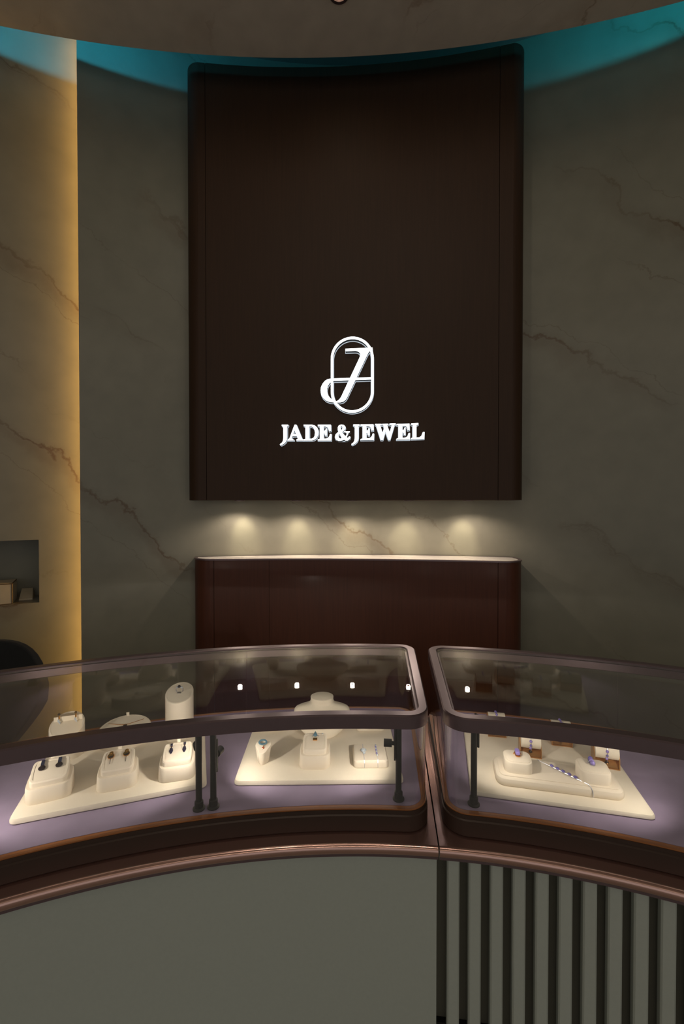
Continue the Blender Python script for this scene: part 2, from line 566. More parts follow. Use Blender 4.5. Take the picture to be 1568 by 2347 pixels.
# ================================================================== CONSOLE CABINET UNDER THE PANEL
KX0, KX1 = -.775, .905
KS0, KS1, KS2 = -.650, .762, -.372
KZ = EYE - .2695
con = thing('console_cabinet', 'red-brown wooden console cabinet with rounded ends against the marble wall', 'cabinet', (.05, 2.25, 0))
segs = ((KX0, KS0 - g, .105, 0, 'end_board'), (KS0 + g, KS2 - g * .5, 0, 0, 'door'), (KS2 + g * .5, KS1 - g, 0, 0, 'door'), (KS1 + g, KX1, 0, .105, 'end_board'))
for a, b, r0, r1, nm in segs:
    bm = new_bm(); prism(bm, front_outline(a, b, r0, r1), .0, KZ - .006); shift(obj(nm, bm, M['wood2']), con)
bm = new_bm(); ring_prism(bm, front_outline(KX0 - .004, KX1 + .004, .109, .109, off=.004), front_outline(KX0 + .012, KX1 - .012, .095, .095, off=-.012, gap=.012), KZ - .006, KZ + .001)
shift(obj('rim', bm, M['bronze']), con)
bm = new_bm(); prism(bm, front_outline(KX0 + .013, KX1 - .013, .094, .094, off=-.013, gap=.013), KZ - .006, KZ); shift(obj('marble_top', bm, M['marble_shelf']), con)

# ================================================================== SIGN
SGN = thing('illuminated_sign', 'white lit JADE & JEWEL lettering and monogram on the brown panel', 'sign', (.05, 2.2, EYE + .2))
def curve_mesh(name, polys, ext, off, mat, parent, org, mats=None):
    """flat filled outlines, thickened; polys are lists of 2-D points, holes by even-odd"""
    cu = bpy.data.curves.new(name, 'CURVE')
    cu.dimensions = '2D'; cu.fill_mode = 'BOTH'; cu.extrude = ext; cu.offset = off
    for pl in polys:
        s = cu.splines.new('POLY'); s.points.add(len(pl) - 1); s.use_cyclic_u = True
        for i, p in enumerate(pl): s.points[i].co = (p[0], p[1], 0, 1)
    tmp = bpy.data.objects.new(name + '_c', cu); COL.objects.link(tmp)
    dg = bpy.context.evaluated_depsgraph_get()
    me = bpy.data.meshes.new_from_object(tmp.evaluated_get(dg))
    bpy.data.objects.remove(tmp); bpy.data.curves.remove(cu)
    me.materials.clear()
    for mm in (mats or [mat]): me.materials.append(mm)
    o = bpy.data.objects.new(name, me); COL.objects.link(o)
    return o
def arc2(cx, cy, rx, ry, a0, a1, n=12):
    return [(cx + rx * math.cos(math.radians(a0 + (a1 - a0) * i / n)), cy + ry * math.sin(math.radians(a0 + (a1 - a0) * i / n))) for i in range(n + 1)]
PXM = 2.213 / 1000                             # metres per photo pixel at the panel
def sign_piece(name, polys, s, ox, oy, label=None):
    """polys in zoomed units (s per photo pixel, origin ox,oy, y down)"""
    allp = [(ox + x / s, oy + y / s) for pl in polys for x, y in pl]
    mx = (min(p[0] for p in allp) + max(p[0] for p in allp)) / 2
    my = (min(p[1] for p in allp) + max(p[1] for p in allp)) / 2
    Yp = 2.2
    for _ in range(3):
        X = (mx - 784) / 1000 * Yp; Yp = parc(X) - .02
    Z = EYE - (my - 1160) / 1000 * Yp
    k = Yp / 1000
    loc = [[((ox + x / s - mx) * k, -(oy + y / s - my) * k) for x, y in pl] for pl in polys]
    th = math.asin((X - PCX) / PR)
    f = curve_mesh(name, loc, .0012, 0.0, M['sign_face'], None, None)
    f.parent = SGN
    f.matrix_parent_inverse = Matrix.Translation(-Vector(SGN.location))
    base = Vector((X, parc(X), Z)); nrm = Vector((-math.sin(th), -math.cos(th), 0)) * -1
    nrm = Vector((-math.sin(th), -math.cos(th), 0))
    R = (PI / 2, 0, -th)
    f.location = base + nrm * .0312; f.rotation_euler = R
    if label: f['label'] = label
    for nm, ext, off, m, d in (('return_edge', .0130, -.0003, M['sign_return'], -.0143), ('halo_stand_in', .0010, .0022, M['sign_halo'], -.0285)):  # dark letter side, then the halo on the panel as a lit shape
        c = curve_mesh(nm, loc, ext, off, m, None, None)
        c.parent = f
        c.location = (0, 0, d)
    return f

J_ = [(103, 130), (228, 130), (228, 150), (206, 168), (206, 380), (200, 430), (178, 472), (140, 508), (88, 534), (65, 522), (70, 512), (104, 488), (126, 448), (134, 390), (134, 168), (103, 150)]
A_ = [[(358, 130), (392, 130), (505, 408), (530, 420), (530, 440), (395, 440), (395, 422), (426, 410), (404, 355), (314, 355), (296, 410), (340, 424), (340, 440), (222, 440), (222, 425), (256, 402)],
      [(358, 232), (388, 316), (328, 316)]]
D_ = [[(540, 130), (700, 130), (760, 145), (805, 185), (828, 240), (832, 285), (822, 345), (795, 395), (750, 428), (700, 440), (540, 440), (540, 420), (575, 410), (575, 160), (540, 150)],
      [(650, 162), (692, 162), (730, 180), (755, 220), (766, 280), (758, 350), (735, 390), (692, 408), (650, 408)]]
E_ = [[(822, 130), (1078, 130), (1082, 250), (1046, 256), (1036, 208), (1012, 178), (975, 165), (935, 165), (935, 258), (958, 252), (974, 234), (980, 208), (1000, 208), (1000, 347), (976, 347), (968, 318), (952, 302), (935, 296), (935, 406), (990, 404), (1028, 388), (1050, 360), (1064, 314), (1090, 314), (1086, 440), (822, 440), (822, 420), (862, 410), (862, 160), (822, 150)]]
def sh(polys, dx, dy, kx=1, ky=1, x0=0, y0=0):
    return [[(x0 + (x - x0) * kx + dx, y0 + (y - y0) * ky + dy) for x, y in pl] for pl in polys]
def thick(path, wd):                           # polyline with a width at each point -> outline
    L, Rr = [], []
    for i, p in enumerate(path):
        a = path[max(i - 1, 0)]; b = path[min(i + 1, len(path) - 1)]
        t = Vector((b[0] - a[0], b[1] - a[1])); t.normalize()
        n = Vector((-t.y, t.x)); wv = wd[i] / 2 if isinstance(wd, (list, tuple)) else wd / 2
        L.append((p[0] + n.x * wv, p[1] + n.y * wv)); Rr.append((p[0] - n.x * wv, p[1] - n.y * wv))
    return L + Rr[::-1]
AMP = [[(1292, 126), (1340, 136), (1366, 160), (1372, 196), (1356, 232), (1322, 262), (1300, 278), (1372, 358), (1392, 330), (1396, 300), (1384, 284), (1342, 278), (1342, 262), (1458, 262), (1458, 280), (1432, 292), (1418, 330), (1396, 378), (1412, 390), (1432, 384), (1444, 362), (1466, 366), (1454, 412), (1420, 444), (1378, 446), (1346, 424), (1290, 446), (1230, 448), (1184, 420), (1164, 372), (1176, 322), (1212, 286), (1240, 268), (1222, 226), (1220, 184), (1242, 142)],
       [(1292, 158), (1276, 170), (1272, 196), (1286, 238), (1306, 222), (1318, 192), (1310, 166)],
       [(1254, 304), (1236, 324), (1230, 356), (1244, 390), (1272, 404), (1308, 396)]]
W_ = [[(485, 112), (612, 112), (612, 130), (586, 142), (632, 296), (664, 196), (650, 142), (626, 130), (626, 112), (745, 112), (745, 130), (722, 142), (775, 286), (815, 146), (770, 130), (770, 110), (890, 108), (890, 124), (864, 146), (780, 430), (750, 430), (688, 256), (640, 430), (600, 430), (508, 142), (485, 130)]]
L_ = [[(1205, 104), (1345, 97), (1345, 124), (1306, 140), (1306, 384), (1366, 380), (1412, 348), (1438, 276), (1466, 276), (1462, 410), (1206, 412), (1206, 392), (1238, 382), (1238, 138), (1205, 124)]]
S1 = 1568 / 180.0
for polys, ox in (([J_], 635), (A_, 635), (D_, 635), (E_, 635), (AMP, 635)):
    sign_piece('letter', polys, S1, ox, 960)
sign_piece('letter', sh([J_], -54, -6, .98, 1, 103, 130), S1, 805, 960)
sign_piece('letter', sh(E_, -626, -8, .985, 1, 822, 130), S1, 805, 960)
sign_piece('letter', W_, S1, 805, 960)
sign_piece('letter', sh(E_, 92, -18, .985, 1, 822, 130), S1, 805, 960)
sign_piece('letter', L_, S1, 805, 960)
S2 = 9.8
def pill(r):
    return arc2(862, 632, r, r, 180, 360, 28) + arc2(862, 1362, r, r, 0, 180, 28)
sign_piece('monogram_ring', [pill(477), pill(424)], S2, 720, 760, 'white lit upright oval ring')
JG = [(712, 418), (1312, 404), (1314, 452), (1262, 466), (1218, 520), (1172, 610), (1120, 720), (752, 1490), (716, 1548), (664, 1588), (590, 1606), (500, 1606), (500, 1586), (548, 1562), (592, 1520), (622, 1470), (1012, 650), (1040, 582), (1044, 540), (1020, 500), (978, 476), (930, 470), (712, 472)]
sign_piece('monogram_letter', [JG], S2, 720, 760, 'white lit slanted letter J')
sign_piece('monogram_crossbar', [[(440, 1072), (1284, 1060), (1284, 1108), (440, 1124)]], S2, 720, 760)
cres = [(386, 1084), (320, 1094), (250, 1134), (196, 1200), (162, 1280), (155, 1350), (170, 1430), (214, 1510), (284, 1572), (370, 1604), (440, 1608), (424, 1560), (372, 1518), (320, 1450), (296, 1370), (296, 1310), (316, 1240), (352, 1186), (386, 1156)]
sign_piece('monogram_bowl', [cres], S2, 720, 760)

# ================================================================== COUNTERS
CTOP = EYE - .71                               # counter top height
RF = 1.652                                     # front of the nosing
RP = 1.685                                     # front panel
SEAM = math.radians(5.95)
AL, AR = math.radians(-62), math.radians(62)
def nosing():
    return [(2.235, CTOP), (RF + .011, CTOP), (RF + .0075, CTOP - .0005), (RF + .0045, CTOP - .0018), (RF + .0020, CTOP - .0040), (RF + .0005, CTOP - .0070), (RF, CTOP - .0105),
            (RF + .0015, CTOP - .0175), (RF + .006, CTOP - .022), (2.235, CTOP - .022)]
def counter(label, a0, a1, slats):
    root = thing('shop_counter', label, 'counter', pol(RP, (a0 + a1) / 2))
    inv = Matrix.Translation(-Vector(root.location))
    def add(nm, bm, m, **k):
        o = obj(nm, bm, m, **k); o.parent = root; o.matrix_parent_inverse = inv; return o
    g = .0009
    b0, b1 = a0 + g, a1 - g
    bm = new_bm(); sweep(bm, nosing(), b0, b1, 70); add('countertop', bm, M['rose'])
    bm = new_bm(); sweep(bm, [(RF + .006, CTOP - .022), (RF + .006, CTOP - .027), (2.2, CTOP - .027), (2.2, CTOP - .022)], b0, b1, 70); add('edge_strip', bm, M['bronze'])
    if not slats:
        bm = new_bm(); sweep(bm, [(RP, .0), (RP, CTOP - .027), (2.2, CTOP - .027), (2.2, 0)], b0, b1, 70); add('front_panel', bm, M['panel'])
    else:
        bm = new_bm(); sweep(bm, [(RP + .034, .0), (RP + .034, CTOP - .027), (2.2, CTOP - .027), (2.2, 0)], b0, b1, 70); add('backing_panel', bm, M['slat_back'])
        bm = new_bm(); sweep(bm, [(RP + .022, .0), (RP + .022, .462), (RP + .0335, .462), (RP + .0335, 0)], b0, b1, 70); add('plinth', bm, M['dark_gap'])
        # first slat edge stands a finger's width from the seam, then an even pitch
        s0 = ang_at(1028.7, RP); e0 = ang_at(1056.8, RP)
        s9 = ang_at(1525.5, RP)
        pitch = (s9 - s0) / 9; wdt = e0 - s0
        i = 0
        while s0 + i * pitch + wdt < b1:
            c0 = s0 + i * pitch
            bm = new_bm()
            pr = [pol(RP + .0215, c0), pol(RP + .003, c0), pol(RP, c0 + .0018), pol(RP - .0003, c0 + wdt / 2), pol(RP, c0 + wdt - .0018), pol(RP + .003, c0 + wdt), pol(RP + .0215, c0 + wdt)]
            prism(bm, [p[:2] for p in pr], .02, CTOP - .0275)
            add('slat', bm, M['panel'])
            i += 1
    return root
counter('curved counter with a smooth sage-grey front under the left glass case', AL, SEAM, False)
counter('curved counter with upright sage-grey slats under the right glass case', SEAM, AR, True)

# ================================================================== GLASS CASES
CT = EYE - .453                                # top of the case frames
CB = EYE - .662                                # level of the case bed
R1, R2 = 1.690, 2.184
def case(label, a0, a1, joints, posts, under_lamps):
    root = thing('display_case', label, 'display case', pol(1.94, (a0 + a1) / 2, CTOP))
    inv = Matrix.Translation(-Vector(root.location))
    def add(nm, bm, m, par=None, **k):
        o = obj(nm, bm, m, **k)
        if par is None:
            o.parent = root; o.matrix_parent_inverse = inv
        else:
            o.parent = par
        return o
    RC = .052
    S = lambda d: sector_in(R1, R2, a0, a1, RC, d)
    bm = new_bm()
    loft(bm, [[(p[0], p[1], z) for p in S(d)] for d, z in ((.004, CTOP), (.0, CTOP + .004), (.0, CB - .012), (.003, CB - .010), (.003, CB - .001))])
    add('base', bm, M['base'])
    bm = new_bm(); ring_prism(bm, S(.0045), S(.0165), CB - .001, CB + .0015); add('wood_edge', bm, M['inlay'])
    bm = new_bm(); prism(bm, S(.0168), CB - .001, CB + .002); add('suede_bed', bm, M['suede'])
    bm = new_bm(); ring_prism(bm, S(.0055), S(.0105), CB + .0016, CT - .0305); add('glass_wall', bm, M['glass_wall'])
    bm = new_bm()
    o_, i_ = S(.0), S(.024)
    lp = []
    for d, z in ((.0, CT - .030), (.0, CT - .003), (.003, CT), (.022, CT), (.024, CT - .002), (.024, CT - .008), (.030, CT - .008), (.030, CT - .028), (.028, CT - .030)):
        lp.append([(p[0], p[1], z) for p in S(d)])
    loft(bm, lp, closed=True)
    add('top_frame', bm, M['bronze'])
    # top glass, cut into panes along the joints
    full = sector(R1 + .025, R2 - .025, a0 + .025 / 1.94, a1 - .025 / 1.94, .024, n=60)
    for k in range(len(joints) + 1):
        bm = new_bm()
        prism(bm, full, CT - .0075, CT - .0025)
        for kk, keep in ((k - 1, 1), (k, -1)):
            if 0 <= kk < len(joints):
                p, q = Vector(joints[kk][0]), Vector(joints[kk][1])
                nv = Vector((q.y - p.y, -(q.x - p.x), 0)).normalized() * keep      # points to the kept side
                r_ = bmesh.ops.bisect_plane(bm, geom=bm.verts[:] + bm.edges[:] + bm.faces[:], plane_co=Vector((p.x, p.y, 0)) + nv * .0007, plane_no=nv, clear_inner=True)
                ed = [e for e in r_['geom_cut'] if isinstance(e, bmesh.types.BMEdge)]
                bmesh.ops.edgenet_fill(bm, edges=ed)
        add('top_pane', bm, M['glass'])
    # unseen warm light bar added under the front rail to brighten the trays
    bm = new_bm()
    b0, b1 = a0 + .05, a1 - .05
    sweep(bm, [(R1 + .0305, CT - .030), (R1 + .0375, CT - .030), (R1 + .0375, CT - .034), (R1 + .0305, CT - .034)], b0, b1, 60)
    add('added_light_bar', bm, M['bar_glow'])
    for (a, rr, lamps) in posts:
        c = pol(rr, a)
        bm = new_bm()
        lathe(bm, [(.0132, CB + .0022), (.0132, CB + .0045), (.0095, CB + .007), (.0092, CB + .019), (.0068, CB + .0205), (.0068, CT - .0305)], 20, c.x, c.y)
        po = add('post', bm, M['black'])
        for (side, zl, tgt, wt) in lamps:
            # plate and swivel lamp on the side of the post
            th = math.radians(side)             # 0 = along the counter to the right, 90 = behind the post
            t0 = Vector((math.cos(a), -math.sin(a), 0)); n0 = Vector((math.sin(a), math.cos(a), 0))
            ta = t0 * math.cos(th) + n0 * math.sin(th)
            bm = new_bm()
            pc = c + ta * .0085
            e1 = n0 * math.cos(th) - t0 * math.sin(th)
            pr = [pc - ta * .0017 - e1 * .006, pc + ta * .0017 - e1 * .006, pc + ta * .0017 + e1 * .006, pc - ta * .0017 + e1 * .006]
            prism(bm, [p[:2] for p in pr], zl - .036, zl + .036)
            add('lamp_plate', bm, M['black'], po)
            bm = new_bm()
            tube(bm, [c + ta * .0102 + Vector((0, 0, zl)), c + ta * .015 + Vector((0, 0, zl)), c + ta * .0151 + Vector((0, 0, zl)), c + ta * .033 + Vector((0, 0, zl))], [.0045, .0045, .0085, .0085], 16)
            add('spot_lamp', bm, M['black'], po)
            p = c + ta * .0335 + Vector((0, 0, zl + .0))
            l = spot('case_beam', None, p, tgt, wt, 124, .7, (1, .91, .79), .005)
            l.parent = root; l.matrix_parent_inverse = inv
    for (a, rr, tgt, wt) in under_lamps:
        c = pol(rr, a)
        bm = new_bm(); lathe(bm, [(.013, CT - .0305), (.013, CT - .038), (.009, CT - .041)], 16, c.x, c.y); add('frame_lamp', bm, M['black'])
        l = spot('case_beam', None, (c.x, c.y, CT - .043), tgt, wt, 130, .7, (1, .91, .79), .01)
        l.parent = root; l.matrix_parent_inverse = inv
    return root
def post_at(px, py):
    p = at_z(px, py, CB)
    return math.atan2(p.x - CX, p.y - CY)
ZT = CB + .016
tl = at_z(240, 1760, ZT); tm = at_z(725, 1740, ZT); tr = at_z(1290, 1760, ZT)
RPST = 1.727
case('long curved glass display case on the left with two cream trays inside', AL + .01, math.radians(5.42), [((-.211, .954), (-.292, 1.332))],
     [(post_at(455, 1862), RPST, [(105, CB + .128, tl + Vector((-.04, .03, .0)), W_CASE * .8)]),
      (post_at(489, 1853), RPST, [(66, CB + .112, tm + Vector((-.04, .05, .03)), W_CASE)]),
      (post_at(914, 1838), RPST, [(176, CB + .128, tm + Vector((.04, .05, .03)), W_CASE)]),
      (math.radians(-27.5), RPST, [(40, CB + .140, tl + Vector((-.02, .03, .0)), W_CASE * 1.6)])], [])
case('curved glass display case on the right with one cream tray of violet jewellery', math.radians(6.5), AR - .01, [((.560, .880), (.782, 1.234))],
     [(post_at(1087, 1850), RPST, [(35, CB + .165, tr + Vector((-.06, .08, .03)), W_CASE * .9)]),
      (math.radians(38), RPST, [])],
     [(ang_at(1552, 1.73), 1.735, tr + Vector((.02, .05, .02)), W_CASE * .85)])

# ================================================================== TRAYS
TZ = CB + .002                                  # trays stand on the suede
TT = .013
def tray(label, fl, fr, depth, th=TT, r=.012):
    """fl, fr: sight lines of the front corners on the tray top"""
    a = at_z(fl[0], fl[1], TZ + th * .5); b = at_z(fr[0], fr[1], TZ + th * .5)
    rz = math.atan2(b.y - a.y, b.x - a.x)
    wd = (b - a).length
    back = Vector((-math.sin(rz), math.cos(rz), 0))
    c = (a + b) / 2 + back * depth / 2
    t = thing('display_tray', label, 'tray', (c.x, c.y, TZ), rz, 'cream trays in the glass cases')
    bm = new_bm()
    loft(bm, [[(p[0], p[1], z) for p in rrect(wd - 2 * i, depth - 2 * i, r)] for i, z in ((.003, .0), (.0, .003), (.0, th * .55), (.0018, th * .85), (.006, th))])
    obj('board', bm, M['cream'], t)
    return rz
rzL = tray('cream tray of earrings farthest left in the left glass case', (16, 1888), (474, 1800), .335, .015, .014)
rzM = tray('cream tray with the necklace bust, in the left glass case near the gap', (535, 1796), (926, 1792), .325, .014, .012)
rzR = tray('cream tray of violet jewellery in the right glass case', (1079, 1818), (1507, 1877), .335, .012, .012)
ZL, ZM, ZR = TZ + .015, TZ + .014, TZ + .012

# ================================================================== JEWELLERY STANDS
STAND = {}
def stand_at(px, py, z, rz, depth):              # px,py: middle of the front bottom edge
    p = at_z(px, py, z)
    return Vector((p.x - math.sin(rz) * depth / 2, p.y + math.cos(rz) * depth / 2, z))
def tilt(loop, zf, zb, d, dz=0.0):
    return [(x, y, zf + (zb - zf) * (y + d / 2) / d + dz) for x, y in loop]
def pad(key, label, px, py, z, rz, w_=.084, d=.066, hf=.031, step=.010, rise=.024, group='two-tier cream earring pads', tab=True):
    loc = stand_at(px, py, z, rz, d)
    t = thing('jewellery_pad', label, 'jewellery stand', loc, rz, group)
    bm = new_bm()
    b = .05
    zb0 = rise * .35
    A = lambda i: rrect(w_ - 2 * i, d - 2 * i, max(.016 - i, .004), 6, b)
    loft(bm, [tilt(A(.0008), 0, 0, d), tilt(A(0), .002, .002, d), tilt(A(.0012), hf - .003, hf - .003 + zb0, d), tilt(A(.003), hf, hf + zb0, d), tilt(A(.009), hf + .0005, hf + zb0, d)])
    obj('base_block', bm, M['cream2'], t)
    bm = new_bm()
    z1 = hf + step
    loft(bm, [tilt(A(.0085), hf, hf + zb0, d), tilt(A(.0082), z1 - .002, z1 + rise - .002, d), tilt(A(.0098), z1, z1 + rise, d), tilt(A(.0135), z1, z1 + rise, d), tilt(A(.0140), z1 - .0012, z1 + rise - .0012, d), tilt(A(.018), z1 - .0004, z1 + rise - .0004, d)])
    obj('cushion', bm, M['cream2'], t)
    if tab:
        bm = new_bm()
        zt = z1 + rise * (.5 + .36)
        prism(bm, [(x, y + d * .43) for x, y in rrect(.008, .0022, .0008, 2)], zt - .004, zt + .010)
        obj('card_tab', bm, M['cream'], t)
    STAND[key] = (loc, rz, d, z1, z1 + rise)
    return t
def on(key, u, v, lift=0.0):                    # world place and turn on a stand's sloping face; u,v metres from its middle
    loc, rz, d, zf, zb = STAND[key]
    z = zf + (zb - zf) * (v + d / 2) / d + lift
    th = math.atan2(zb - zf, d)
    p = Vector((loc.x + u * math.cos(rz) - v * math.sin(rz), loc.y + u * math.sin(rz) + v * math.cos(rz), loc.z + z))
    return p, (th, 0, rz)

pad('L1', 'cream two-tier pad holding the round dark flower earrings', 108, 1838, ZL, rzL + .10, .086, .072)
pad('L2', 'cream two-tier pad holding the gold disc drop earrings', 266, 1812, ZL, rzL + .02, .082, .070)
pad('L3', 'cream two-tier pad holding the dark leaf earrings', 404, 1791, ZL, rzL - .06, .080, .066)
pad('M2', 'cream two-tier pad with a blue stone, before the necklace bust', 721, 1764, ZM, rzM, .074, .064, group='two-tier cream earring pads')

def column(key, label, px, py, z, rz, dia, hf, hb, group='slant-topped cream columns'):
    loc = stand_at(px, py, z, rz, dia)
    t = thing('display_column', label, 'jewellery stand', loc, rz, group)
    n = 36
    C = lambda r: [(r * math.cos(2 * PI * j / n), r * math.sin(2 * PI * j / n)) for j in range(n)]
    r = dia / 2
    bm = new_bm()
    loft(bm, [tilt(C(r), 0, 0, dia), tilt(C(r), hf - .001, hb - .001, dia)])
    obj('column_body', bm, M['cream2'], t)
    bm = new_bm()
    loft(bm, [tilt(C(r), hf - .001, hb - .001, dia), tilt(C(r), hf, hb, dia), tilt(C(r - .0015), hf + .001, hb + .001, dia), tilt(C(r - .004), hf + .001, hb + .001, dia), tilt(C(r - .0045), hf + .0004, hb + .0004, dia)])
    obj('slant_top', bm, M['cream'], t)
    STAND[key] = (loc, rz, dia, hf + .0006, hb + .0006)
    return t
c4 = column('L4', 'short slant-topped cream column at the tray corner with gold drop earrings', 144, 1747, ZL, rzL, .080, .058, .094)
bm = new_bm()                                     # earring bar across the slanted top
prism(bm, [(x, y + .012) for x, y in rrect(.066, .0016, .0007, 2)], .071, .094)
obj('earring_bar', bm, M['cream'], c4)
column('L6', 'tall slant-topped cream column holding a silver ring', 404, 1702, ZL, rzL - .2, .075, .106, .136)
c5 = column('L5', 'low round cream dish stand with a chain and dark pendant', 276, 1722, ZL, rzL, .136, .018, .034, 'round cream stands')
bm = new_bm(); prism(bm, [(x, y + .064) for x, y in rrect(.008, .0024, .0008, 2)], .028, .044); obj('card_tab', bm, M['cream'], c5)

# heart-topped ring finger
def ring_finger():
    d = .040
    loc = stand_at(601, 1753, ZM, rzM, .026)
    t = thing('ring_stand', 'small tapered cream ring stand with a heart-shaped slanted top', 'jewellery stand', loc, rzM)
    n = 30
    def tri(r):
        out = []
        for j in range(n):
            a = 2 * PI * j / n
            k = r * (1 + .16 * math.cos(3 * (a + PI / 2)))
            out.append((k * math.cos(a) * 1.0, k * math.sin(a)))
        return out
    bm = new_bm()
    loft(bm, [tilt(tri(.0125), 0, 0, d), tilt(tri(.0132), .003, .003, d), tilt(tri(.0185), .030, .044, d), tilt(tri(.0180), .0325, .0465, d), tilt(tri(.0165), .033, .047, d)])
    obj('finger_body', bm, M['cream2'], t)
    STAND['M1'] = (loc, rzM, d, .033, .047)
ring_finger()

def flat_box(key, label, px, py, z, rz, w_, d, h, group='flat cream bracelet boxes', seam=False, r=.008):
    loc = stand_at(px, py, z, rz, d)
    t = thing('bracelet_box', label, 'jewellery stand', loc, rz, group)
    bm = new_bm()
    loft(bm, [[(p[0], p[1], zz) for p in rrect(w_ - 2 * i, d - 2 * i, r)] for i, zz in ((.001, 0), (0, .001), (0, h * .6), (.001, h - .002), (.003, h))])
    obj('body', bm, M['cream2'], t)
    STAND[key] = (loc, rz, d, h, h)
    return t
flat_box('M3', 'flat cream box with two silver bracelets strapped over it', 851, 1761, ZM, rzM, .086, .078, .0185)
flat_box('M5', 'plain cream box at the back of the bust tray, left of the bust', 617, 1676, ZM, rzM, .084, .06, .026)
flat_box('M6', 'plain cream box at the back of the bust tray, right of the bust', 850, 1676, ZM, rzM, .080, .06, .026)
pl = thing('ring_platform', 'wide low cream platform with a violet bracelet laid diagonally over it', 'jewellery stand', stand_at(1284, 1819, ZR, rzR, .098), rzR)
bm = new_bm()
A = lambda i: rrect(.272 - 2 * i, .098 - 2 * i, max(.022 - i, .006), 6)
loft(bm, [[(p[0], p[1], zz) for p in A(i)] for i, zz in ((.002, 0), (.0, .003), (.0, .011), (.002, .016), (.006, .0185), (.009, .019))]); obj('body', bm, M['cream2'], pl)
bm = new_bm()
loft(bm, [[(p[0], p[1], zz) for p in A(i)] for i, zz in ((.0095, .018), (.0095, .0205), (.0105, .0212))]); obj('top_cushion', bm, M['cream2'], pl)
STAND['R1'] = (Vector(pl.location), rzR, .098, .0212, .0212)

def ring_box(key, label, px, py, z, rz, w_, d, h):
    loc = stand_at(px, py, z, rz, d)
    t = thing('ring_box', label, 'jewellery stand', loc, rz, 'cream ring boxes on the low platform')
    bm = new_bm()
    A = lambda i: rrect(w_ - 2 * i, d - 2 * i, max(.013 - i, .004), 6, .05)
    loft(bm, [tilt(A(0), 0, 0, d), tilt(A(0), h - .003, h + .001, d), tilt(A(.001), h - .001, h + .003, d), tilt(A(.004), h, h + .004, d)])
    obj('body', bm, M['cream2'], t)
    bm = new_bm()
    loft(bm, [tilt(A(.0045), h - .001, h + .003, d), tilt(A(.0045), h + .0008, h + .0048, d), tilt(A(.006), h + .0016, h + .0056, d)])
    obj('cushion', bm, M['cream2'], t)
    STAND[key] = (loc, rz, d, h + .0016, h + .0056)
ZP = ZR + .0212
ring_box('R2', 'small cream ring box on the platform with an upright violet stone ring', 1190, 1774, ZP, rzR, .060, .050, .025)
ring_box('R3', 'small cream ring box on the platform with a violet bead ring', 1368, 1799, ZP, rzR, .064, .052, .026)

def bridge(key, label, px, py, rz, w_=.050, d=.040, h=.060):
    loc = stand_at(px, py, ZR, rz, d)
    t = thing('bracelet_bridge', label, 'jewellery stand', loc, rz, 'gold bracelet bridges in the right case')
    for s in (-1, 1):
        bm = new_bm()
        x = s * (w_ / 2 - .001)
        pr = [(-d / 2, .0), (d / 2, .0), (d / 2, h * .86), (d * .1, h * .95), (-d * .28, h * .62), (-d / 2, h * .40)]
        loft(bm, [[(x - .001, y, z) for y, z in pr], [(x + .001, y, z) for y, z in pr]])
        obj('side_panel', bm, M['goldbox'], t)
    bm = new_bm(); box(bm, -w_ / 2 + .002, w_ / 2 - .002, -d / 2, d / 2, 0, .002); obj('bottom_plate', bm, M['goldbox'], t)
    bm = new_bm()
    loft(bm, [[(-w_ / 2 + .002, -d / 2 + .004, .002), (w_ / 2 - .002, -d / 2 + .004, .002), (w_ / 2 - .002, d / 2, .002), (-w_ / 2 + .002, d / 2, .002)],
              [(-w_ / 2 + .002, d / 2 - .006, h * .5), (w_ / 2 - .002, d / 2 - .006, h * .5), (w_ / 2 - .002, d / 2, h * .5), (-w_ / 2 + .002, d / 2, h * .5)]])
    obj('sloped_insert', bm, M['goldbox'], t)
    # cream roll: arched cushion from the front lip over the top
    bm = new_bm()
    prof = []
    for i in range(13):
        a = math.radians(250 - 205 * i / 12)
        prof.append((-.002 + .021 * math.cos(a), h - .021 + .021 * math.sin(a)))
    prof += [(.013, h * .40)]
    x0 = w_ / 2 - .0022
    loft(bm, [[(-x0, y, z) for y, z in prof], [(x0, y, z) for y, z in prof]])
    obj('roll_cushion', bm, M['cream'], t)
    STAND[key] = (loc, rz, d, h, h)
    return t
bridge('R4', 'gold bracelet bridge with cream roll, nearest the black post at the back', 1140, 1690, rzR + .03, .049)
bridge('R5', 'gold bracelet bridge with cream roll just behind the left ring box', 1217, 1737, rzR - .04, .052)
bridge('R6', 'gold bracelet bridge with cream roll at the back middle of the tray', 1289, 1711, rzR - .02, .052)
bridge('R7', 'gold bracelet bridge with cream roll just behind the right ring box', 1392, 1762, rzR - .10, .056)

